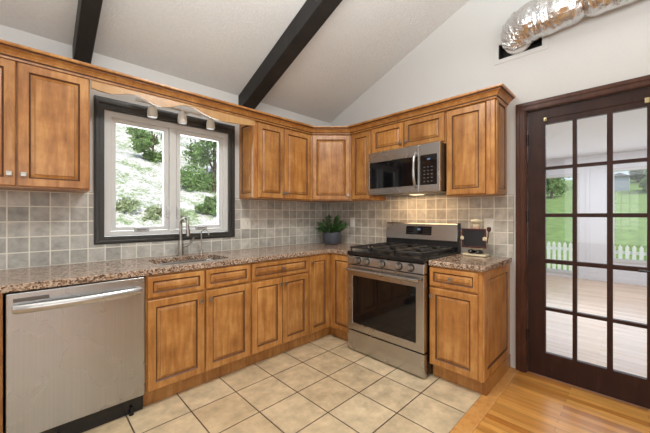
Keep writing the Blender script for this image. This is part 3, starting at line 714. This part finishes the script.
def rf(i, k):
    p = Vector((i * .16, math.cos(k / 48 * 2 * math.pi) * 1.6, math.sin(k / 48 * 2 * math.pi) * 1.6))
    q = Vector((i * .33, k * .62, 0))
    return 1 + .10 * noise.noise(p * .8) + .10 * abs(noise.noise(Vector((p.x * 2.2, p.y * 1.6, p.z * 1.6)))) + .07 * abs(noise.noise(p * 3.6)) + .03 * noise.noise(q * 1.7)
rads = []
for i in range(n):
    t_ = i / (n - 1); r0 = .094 + .034 * min(1, t_ / .24); rads.append(r0)
pin = min(range(n), key=lambda i: abs(pth[i][1] + .44))
for i in range(n): rads[i] *= 1 - .16 * math.exp(-((i - pin) / 2.2) ** 2)
G().tube(pth, rads, 48, rfun=rf).build('sleeve', 'foil', du, smooth=22)
g = G(); g.lathe([(.094, 0), (.102, .004), (.102, .03), (.096, .034)], seg=28, mtx=Matrix.Translation((-.009, -.018, .012)) @ Matrix.Rotation(R(-90), 4, 'Y')); tag(g.build('collar', 'wall', du), 'off-white collar', None)
pc = Vector(pth[pin]); tn = (Vector(pth[pin + 1]) - Vector(pth[pin - 1])).normalized()
g = G(); g.tube([pc - tn * .006, pc + tn * .006], rads[pin] * 1.04, 28); g.build('clamp_band', 'nickel', du)

# ------------------------------------------------------------------ potted plant
p = thing('potted_plant', 'dark green leafy plant in a ribbed blue-grey pot on the counter corner', 'plant', (-.245, -.275, C_T + .001))
p.scale = (1.16, 1.16, 1.08)
G().lathe([(.060, 0), (.080, .010), (.094, .05), (.098, .10), (.096, .128), (.090, .135), (.084, .132), (.084, .118)], seg=72, rfun=lambda k: 1 + .012 * math.cos(k * math.pi / 1.5)).build('pot', 'pot', p)
G().lathe([(.085, .112), (.06, .120), (.004, .124)], seg=24).build('soil', 'soil', p)
def leaf_blade(g, base, direc, length, width, droop, m=0):
    direc = Vector(direc).normalized(); side = direc.cross(Vector((0, 0, 1)));
    if side.length < .1: side = Vector((1, 0, 0))
    side.normalize(); nrm = side.cross(direc); prev = None
    for i in range(7):
        t = i / 6; wv = width * math.sin(math.pi * min(1, .08 + t * .92)) ** .8 * (1 if t < 1 else .02)
        c = Vector(base) + direc * length * t + Vector((0, 0, -droop * t * t))
        row = [g.bm.verts.new(c - side * wv + nrm * wv * .35), g.bm.verts.new(c), g.bm.verts.new(c + side * wv + nrm * wv * .35)]
        if prev:
            for q in range(2): g.bm.faces.new((prev[q], prev[q + 1], row[q + 1], row[q])).material_index = m
        prev = row
g = G(); gs = G(); rnd = random.Random(3)
for i in range(15):
    a = i * 2.4 + rnd.uniform(-.2, .2); tilt = rnd.uniform(.2, 1.15) if i > 3 else rnd.uniform(0, .3); h = rnd.uniform(.15, .185) * (1 - .12 * tilt)
    d = Vector((math.cos(a) * math.sin(tilt), math.sin(a) * math.sin(tilt), math.cos(tilt)))
    b0 = Vector((math.cos(a) * .03, math.sin(a) * .03, .115))
    P = [b0 + d * h * t + Vector((0, 0, -.03 * tilt * t * t)) for t in (0, .33, .66, 1)]
    gs.tube(P, [.005, .004, .0035, .002], 6)
    for j in range(7):
        t = .25 + j * .12; c = b0 + d * h * t + Vector((0, 0, -.03 * tilt * t * t))
        for s_ in (-1, 1):
            sd = d.cross(Vector((math.sin(a * 3), math.cos(a * 3), .3))).normalized() * s_
            leaf_blade(g, c, sd * .8 + d * .75, rnd.uniform(.042, .062), .0125, .01)
    leaf_blade(g, P[-1], d, .06, .013, .01)
g.build('foliage', 'leaf_dark', p, recalc=False); gs.build('stems', 'leaf_dark', p)

# ------------------------------------------------------------------ chef figurine with menu board
c = thing('chef_figurine', 'small chef figurine holding a framed black menu board on right countertop', 'figurine', (-.115, -1.878, C_T + .001), RZ)
c.scale = (.93, .93, .99)
g = G(); g.box(-.100, .100, -.062, .055, 0, .020, bev=.008); g.build('base', 'cream', c)
for s_ in (-1, 1):
    g = G(); g.lathe([(.012, .0), (.026, .004), (.030, .016), (.024, .030), (.010, .036)], (0, 0, 0), 16); g.bm.transform(Matrix.Translation((s_ * .032, -.022, .0205)) @ Matrix.Diagonal((1.05, 1.5, 1, 1))); g.build('shoe', 'black', c)
G().lathe([(.030, .045), (.055, .055), (.066, .10), (.064, .15), (.050, .19), (.030, .205), (.022, .21)], (0, .012, 0), 20).build('body', 'cream', c)
G().lathe([(.012, .206), (.026, .213), (.033, .232), (.031, .252), (.02, .265)], (0, .006, 0), 20).build('head', 'skin_paint', c)
G().lathe([(.028, .256), (.030, .276), (.042, .284), (.049, .298), (.043, .310), (.02, .316), (.003, .317)], (0, .006, 0), 20, rfun=lambda k: 1 + .06 * math.cos(k * math.pi / 2)).build('chef_hat', 'cream', c)
g = G(); g.slab(rect(-.105, .105, .072, .236), [rect(-.091, .091, .086, .222)], lambda a, b: Vector((a, -.054, b)), (0, -.016, 0)); bo = g.build('board_frame', 'maroon', c, bevel=.004, smooth=0)
G().box(-.0915, .0915, -.064, -.056, .0855, .2225).build('chalkboard', 'chalkboard', bo, smooth=0)
for s_ in (-1, 1):
    g = G(); g.lathe([(.006, -.016), (.013, -.010), (.016, 0), (.013, .010), (.006, .015)], (s_ * .100, -.066, .152), 14)
    for q in range(4): g.tube([(s_ * .104, -.072, .143 + q * .006), (s_ * .090, -.078, .143 + q * .006), (s_ * .082, -.074, .143 + q * .006)], .0036, 8)
    g.tube([(s_ * .100, -.074, .163), (s_ * .092, -.079, .170)], .004, 8)
    g.build('hand', 'cream', c)
    G().tube([(s_ * .05, .01, .185), (s_ * .088, .0, .165), (s_ * .104, -.045, .150)], [.02, .019, .015], 12).build('arm', 'cream', c)
g = G(); g.tube([(.108, -.050, .115), (.116, -.046, .17), (.121, -.042, .215)], .005, 8); g.lathe([(.004, .21), (.014, .218), (.018, .232), (.016, .248), (.010, .252)], (.122, -.042, 0), 14); g.build('ladle', 'maroon', c)

# ------------------------------------------------------------------ sunroom beyond the French door
SX = 5.0
struct(G().box(.1205, SX, -4.6, .1, -.08, -.001).build('floor_3', 'hardwood_sun', smooth=0))
struct(G().box(.1205, SX + .15, -4.6, .1, 2.42, 2.5).build('ceiling_2', 'white_paint', smooth=0))
struct(G().slab([(-4.6, -.08), (.1, -.08), (.1, 2.42), (-4.6, 2.42)], [rect(-2.02, -.55, .10, 2.06), rect(-2.99, -2.53, .42, 2.10), rect(-4.3, -3.1, .42, 1.95)], lambda a, b: Vector((SX, a, b)), (.12, 0, 0)).build('wall_sunroom', 'white_paint', smooth=0))
struct(G().box(.1205, SX, .1005, .2, -.08, 2.42).build('wall_sunroom_left', 'white_paint', smooth=0))
struct(G().box(.1205, SX, -4.7, -4.6005, -.08, 2.42).build('wall_sunroom_right', 'white_paint', smooth=0))
for i, (a, b, c0, d0) in enumerate(((-2.02, -.55, .10, 2.06), (-2.99, -2.53, .42, 2.10), (-4.3, -3.1, .42, 1.95))):
    wn_ = struct_empty('window_%d' % (i + 2), (SX, (a + b) / 2, c0)); h = (b - a) / 2
    g = G(); g.slab(rect(-h - .02, h + .02, -.03, d0 - c0 + .04), [rect(-h + .018, h - .018, .02, d0 - c0 - .02)], lambda y, z: Vector((-.0205, y, z)), (.02, 0, 0))
    g.slab(rect(-h + .001, h - .001, .001, d0 - c0 - .001), [rect(-h + .02, h - .02, .02, d0 - c0 - .02)], lambda y, z: Vector((.0, y, z)), (.1, 0, 0))
    if i == 0: g.box(.02, .08, -.03, .03, .02, d0 - c0 - .02)
    g.build('window_frame', 'white_vinyl', wn_, smooth=0)
    G().box(.05, .054, -h + .018, h - .018, .018, d0 - c0 - .018).build('glass_pane', 'glass', wn_, smooth=0)
g = G(); g.box(SX - .012, SX - .0005, -2.505, -2.045, .0, .09); g.box(SX - .024, SX - .0005, -2.20, -2.15, .092, 2.2); g.box(SX - .012, SX - .0005, -4.6, -2.51, .0, .09)
struct(g.build('trim_4', 'white_paint', smooth=0))

# ------------------------------------------------------------------ outdoors
def terrain(name, x0, x1, y0, y1, nx, ny, fz, m):
    b = bmesh.new(); gr = [[b.verts.new((x0 + (x1 - x0) * i / nx, y0 + (y1 - y0) * j / ny, fz(x0 + (x1 - x0) * i / nx, y0 + (y1 - y0) * j / ny))) for j in range(ny + 1)] for i in range(nx + 1)]
    for i in range(nx):
        for j in range(ny): b.faces.new((gr[i][j], gr[i + 1][j], gr[i + 1][j + 1], gr[i][j + 1]))
    g = G(); g.bm.free(); g.bm = b
    return g.build(name, m, smooth=60)
hz = lambda x, y: -.25 + .52 * max(0, y - .9) + .25 * noise.noise(Vector((x * .6, y * .6, 0))) * min(1, max(0, y - 1)) + .10 * noise.noise(Vector((x * 2.2, y * 2.2, 3)))
struct(terrain('hillside', -14, 5.0, .35, 20, 60, 60, hz, 'hill'))
lz = lambda x, y: -.35 + (.165 * (x - 8.5) if x > 8.5 else 0) + .08 * noise.noise(Vector((x * .2, y * .2, 5)))
struct(terrain('lawn', 5.2, 44, -24, 18, 50, 40, lz, 'lawn'))
def leaf_cloud(name, blobs, n, size, m, parent, seed):
    rnd = random.Random(seed); vs_, fs = [], []
    for i in range(n):
        c, r = rnd.choice(blobs)
        d = Vector((rnd.gauss(0, 1), rnd.gauss(0, 1), rnd.gauss(0, 1))); d = d.normalized() * (rnd.random() ** .45) * rnd.uniform(.75, 1.2)
        p = Vector(c) + Vector((d.x * r[0], d.y * r[1], d.z * r[2]))
        u = Vector((rnd.gauss(0, 1), rnd.gauss(0, 1), rnd.gauss(0, 1))).normalized(); q = u.cross(Vector((rnd.gauss(0, 1), rnd.gauss(0, 1), rnd.gauss(0, 1)))).normalized()
        s = size * rnd.uniform(.6, 1.4); k = len(vs_); nn = u.cross(q) * s * .18
        vs_ += [p - u * s, p - q * s * .42 + nn, p + u * s, p + q * s * .42 + nn]; fs += [(k, k + 1, k + 2), (k, k + 2, k + 3)]
    me = bpy.data.meshes.new(name); me.from_pydata(vs_, [], fs); me.materials.append(M[m])
    o = bpy.data.objects.new(name, me); COL.objects.link(o); o.parent = parent; return o
def plant(kind, label, x, y, z, r, h, n, size, m, seed, trunk=True):
    o = thing(kind, label, 'tree' if 'tree' in kind else 'shrub', (x, y, z)); rnd = random.Random(seed); blobs = []
    base = h * .3 if trunk else 0
    for i in range(11):
        a = rnd.uniform(0, 6.28); q = rnd.uniform(0, .8) * r; rr = r * rnd.uniform(.26, .5)
        blobs.append(((math.cos(a) * q, math.sin(a) * q, base + rr * .7 + rnd.random() * max(.05, (h - base - rr * 1.6))), (rr, rr, rr * .9)))
    leaf_cloud('foliage', blobs, n, size, m, o, seed)
    G().tube([(0, 0, -.15), (.03, .02, h * .35), (0, .05, h * .75)], [max(.03, r * .06), max(.025, r * .05), .02], 8).build('trunk', 'bark', o)
    for q in range(3):
        a = rnd.uniform(0, 6.28); G().tube([(0, 0, h * .3), (math.cos(a) * r * .3, math.sin(a) * r * .3, h * .55)], [.03, .012], 6).build('branch', 'bark', o)
# seen through the kitchen window
HS = lambda x, y, d=0: hz(x, y) + d
plant('shrub_tree', 'mid-green tree at the top right of the left window pane, up the slope', -.40, 6.6, HS(-.40, 6.6, -.1), .56, 1.5, 3400, .055, 'leaf_mid', 11, False)
plant('shrub_tree', 'large dense green tree filling the top of the right window pane', .62, 4.9, HS(.62, 4.9, -.3), .98, 2.75, 9000, .055, 'leaf_mid', 12, False)
plant('leafy_shrub', 'pale green shrub low in the left window pane, nearest its left edge', -1.6, 4.0, HS(-1.6, 4.0, -.15), .34, .42, 700, .045, 'leaf_pale', 13, False)
plant('leafy_shrub', 'pale green shrub low in the middle of the left window pane', -1.05, 3.7, HS(-1.05, 3.7, -.15), .30, .40, 700, .045, 'leaf_pale', 14, False)
plant('leafy_shrub', 'green shrub low in the right window pane, nearest its right edge', .0, 3.9, HS(.0, 3.9, -.1), .27, .5, 1100, .045, 'leaf_mid', 15, False)
plant('leafy_shrub', 'pale shrub at the bottom left of the right window pane', -.62, 3.6, HS(-.62, 3.6, -.1), .22, .34, 600, .04, 'leaf_pale', 16, False)
plant('shrub_tree', 'pale tree farther up the slope behind the window, at its far left', -2.3, 8.5, HS(-2.3, 8.5), 1.0, 1.8, 2200, .09, 'leaf_pale', 17)
# seen through the French door
k = 0
for (x, y, r, h, m, lb) in ((30, 5.2, 2.0, 4.8, 'leaf_deep', 'dark tree beyond the lawn at the far left of the row'), (26, 1.7, 1.7, 3.0, 'leaf_mid', 'leafy tree beyond the lawn, seen in the left door panes'), (33, .3, 1.6, 4.6, 'leaf_deep', 'dark tree left of the distant grey shed, behind the white wall section'),
                            (28, -3.9, 1.45, 2.6, 'leaf_mid', 'green tree right of the distant grey shed'), (34, -7.4, 2.0, 5, 'leaf_deep', 'dark tree beyond the lawn at the far right of the row'), (36, -3.0, 1.7, 4.2, 'leaf_deep', 'tall dark tree standing behind the distant grey shed')):
    plant('garden_tree', lb, x, y, lz(x, y), r, h, 3600, .12, m, 30 + k, k in (0, 4)); k += 1
fe = thing('picket_fence', 'white picket fence on the lawn outside the sunroom', 'fence', (8, -2.5, -.36))
g = G()
for z in (.22, .62): g.box(.012, .05, -4.5, 3.0, z, z + .08)
g.build('rail', 'picket', fe, smooth=0)
pk = None
for i in range(60):
    y = -4.43 + i * .125; hgt = .86
    if pk is None:
        g = G(); g.slab([(-.036, .03), (.036, .03), (.036, hgt - .06), (0, hgt), (-.036, hgt - .06)], [], lambda a, b: Vector((-.012, a, b)), (.022, 0, 0)); pk = g.build('picket', 'picket', fe, (0, y, 0), smooth=0)
    else:
        q = pk.copy(); COL.objects.link(q); q.parent = fe; q.location = (0, y, 0)
for y in (-4.5, -2.0, .5, 3.0): G().box(.052, .14, y - .045, y + .045, -.02, .95, bev=.006).build('post', 'picket', fe)
hs = thing('garden_shed', 'distant grey shed beyond the lawn, seen through the right door panes', 'shed', (30, -1.95, lz(30, -1.95)))
G().box(-.7, .7, -.55, .55, -.3, .95).build('wall', 'siding', hs, smooth=0)
g = G(); g.slab([(-.68, .95), (.68, .95), (0, 1.3)], [], lambda a, b: Vector((-.8, a, b)), (1.6, 0, 0)); g.build('roof', 'roof', hs, smooth=0)
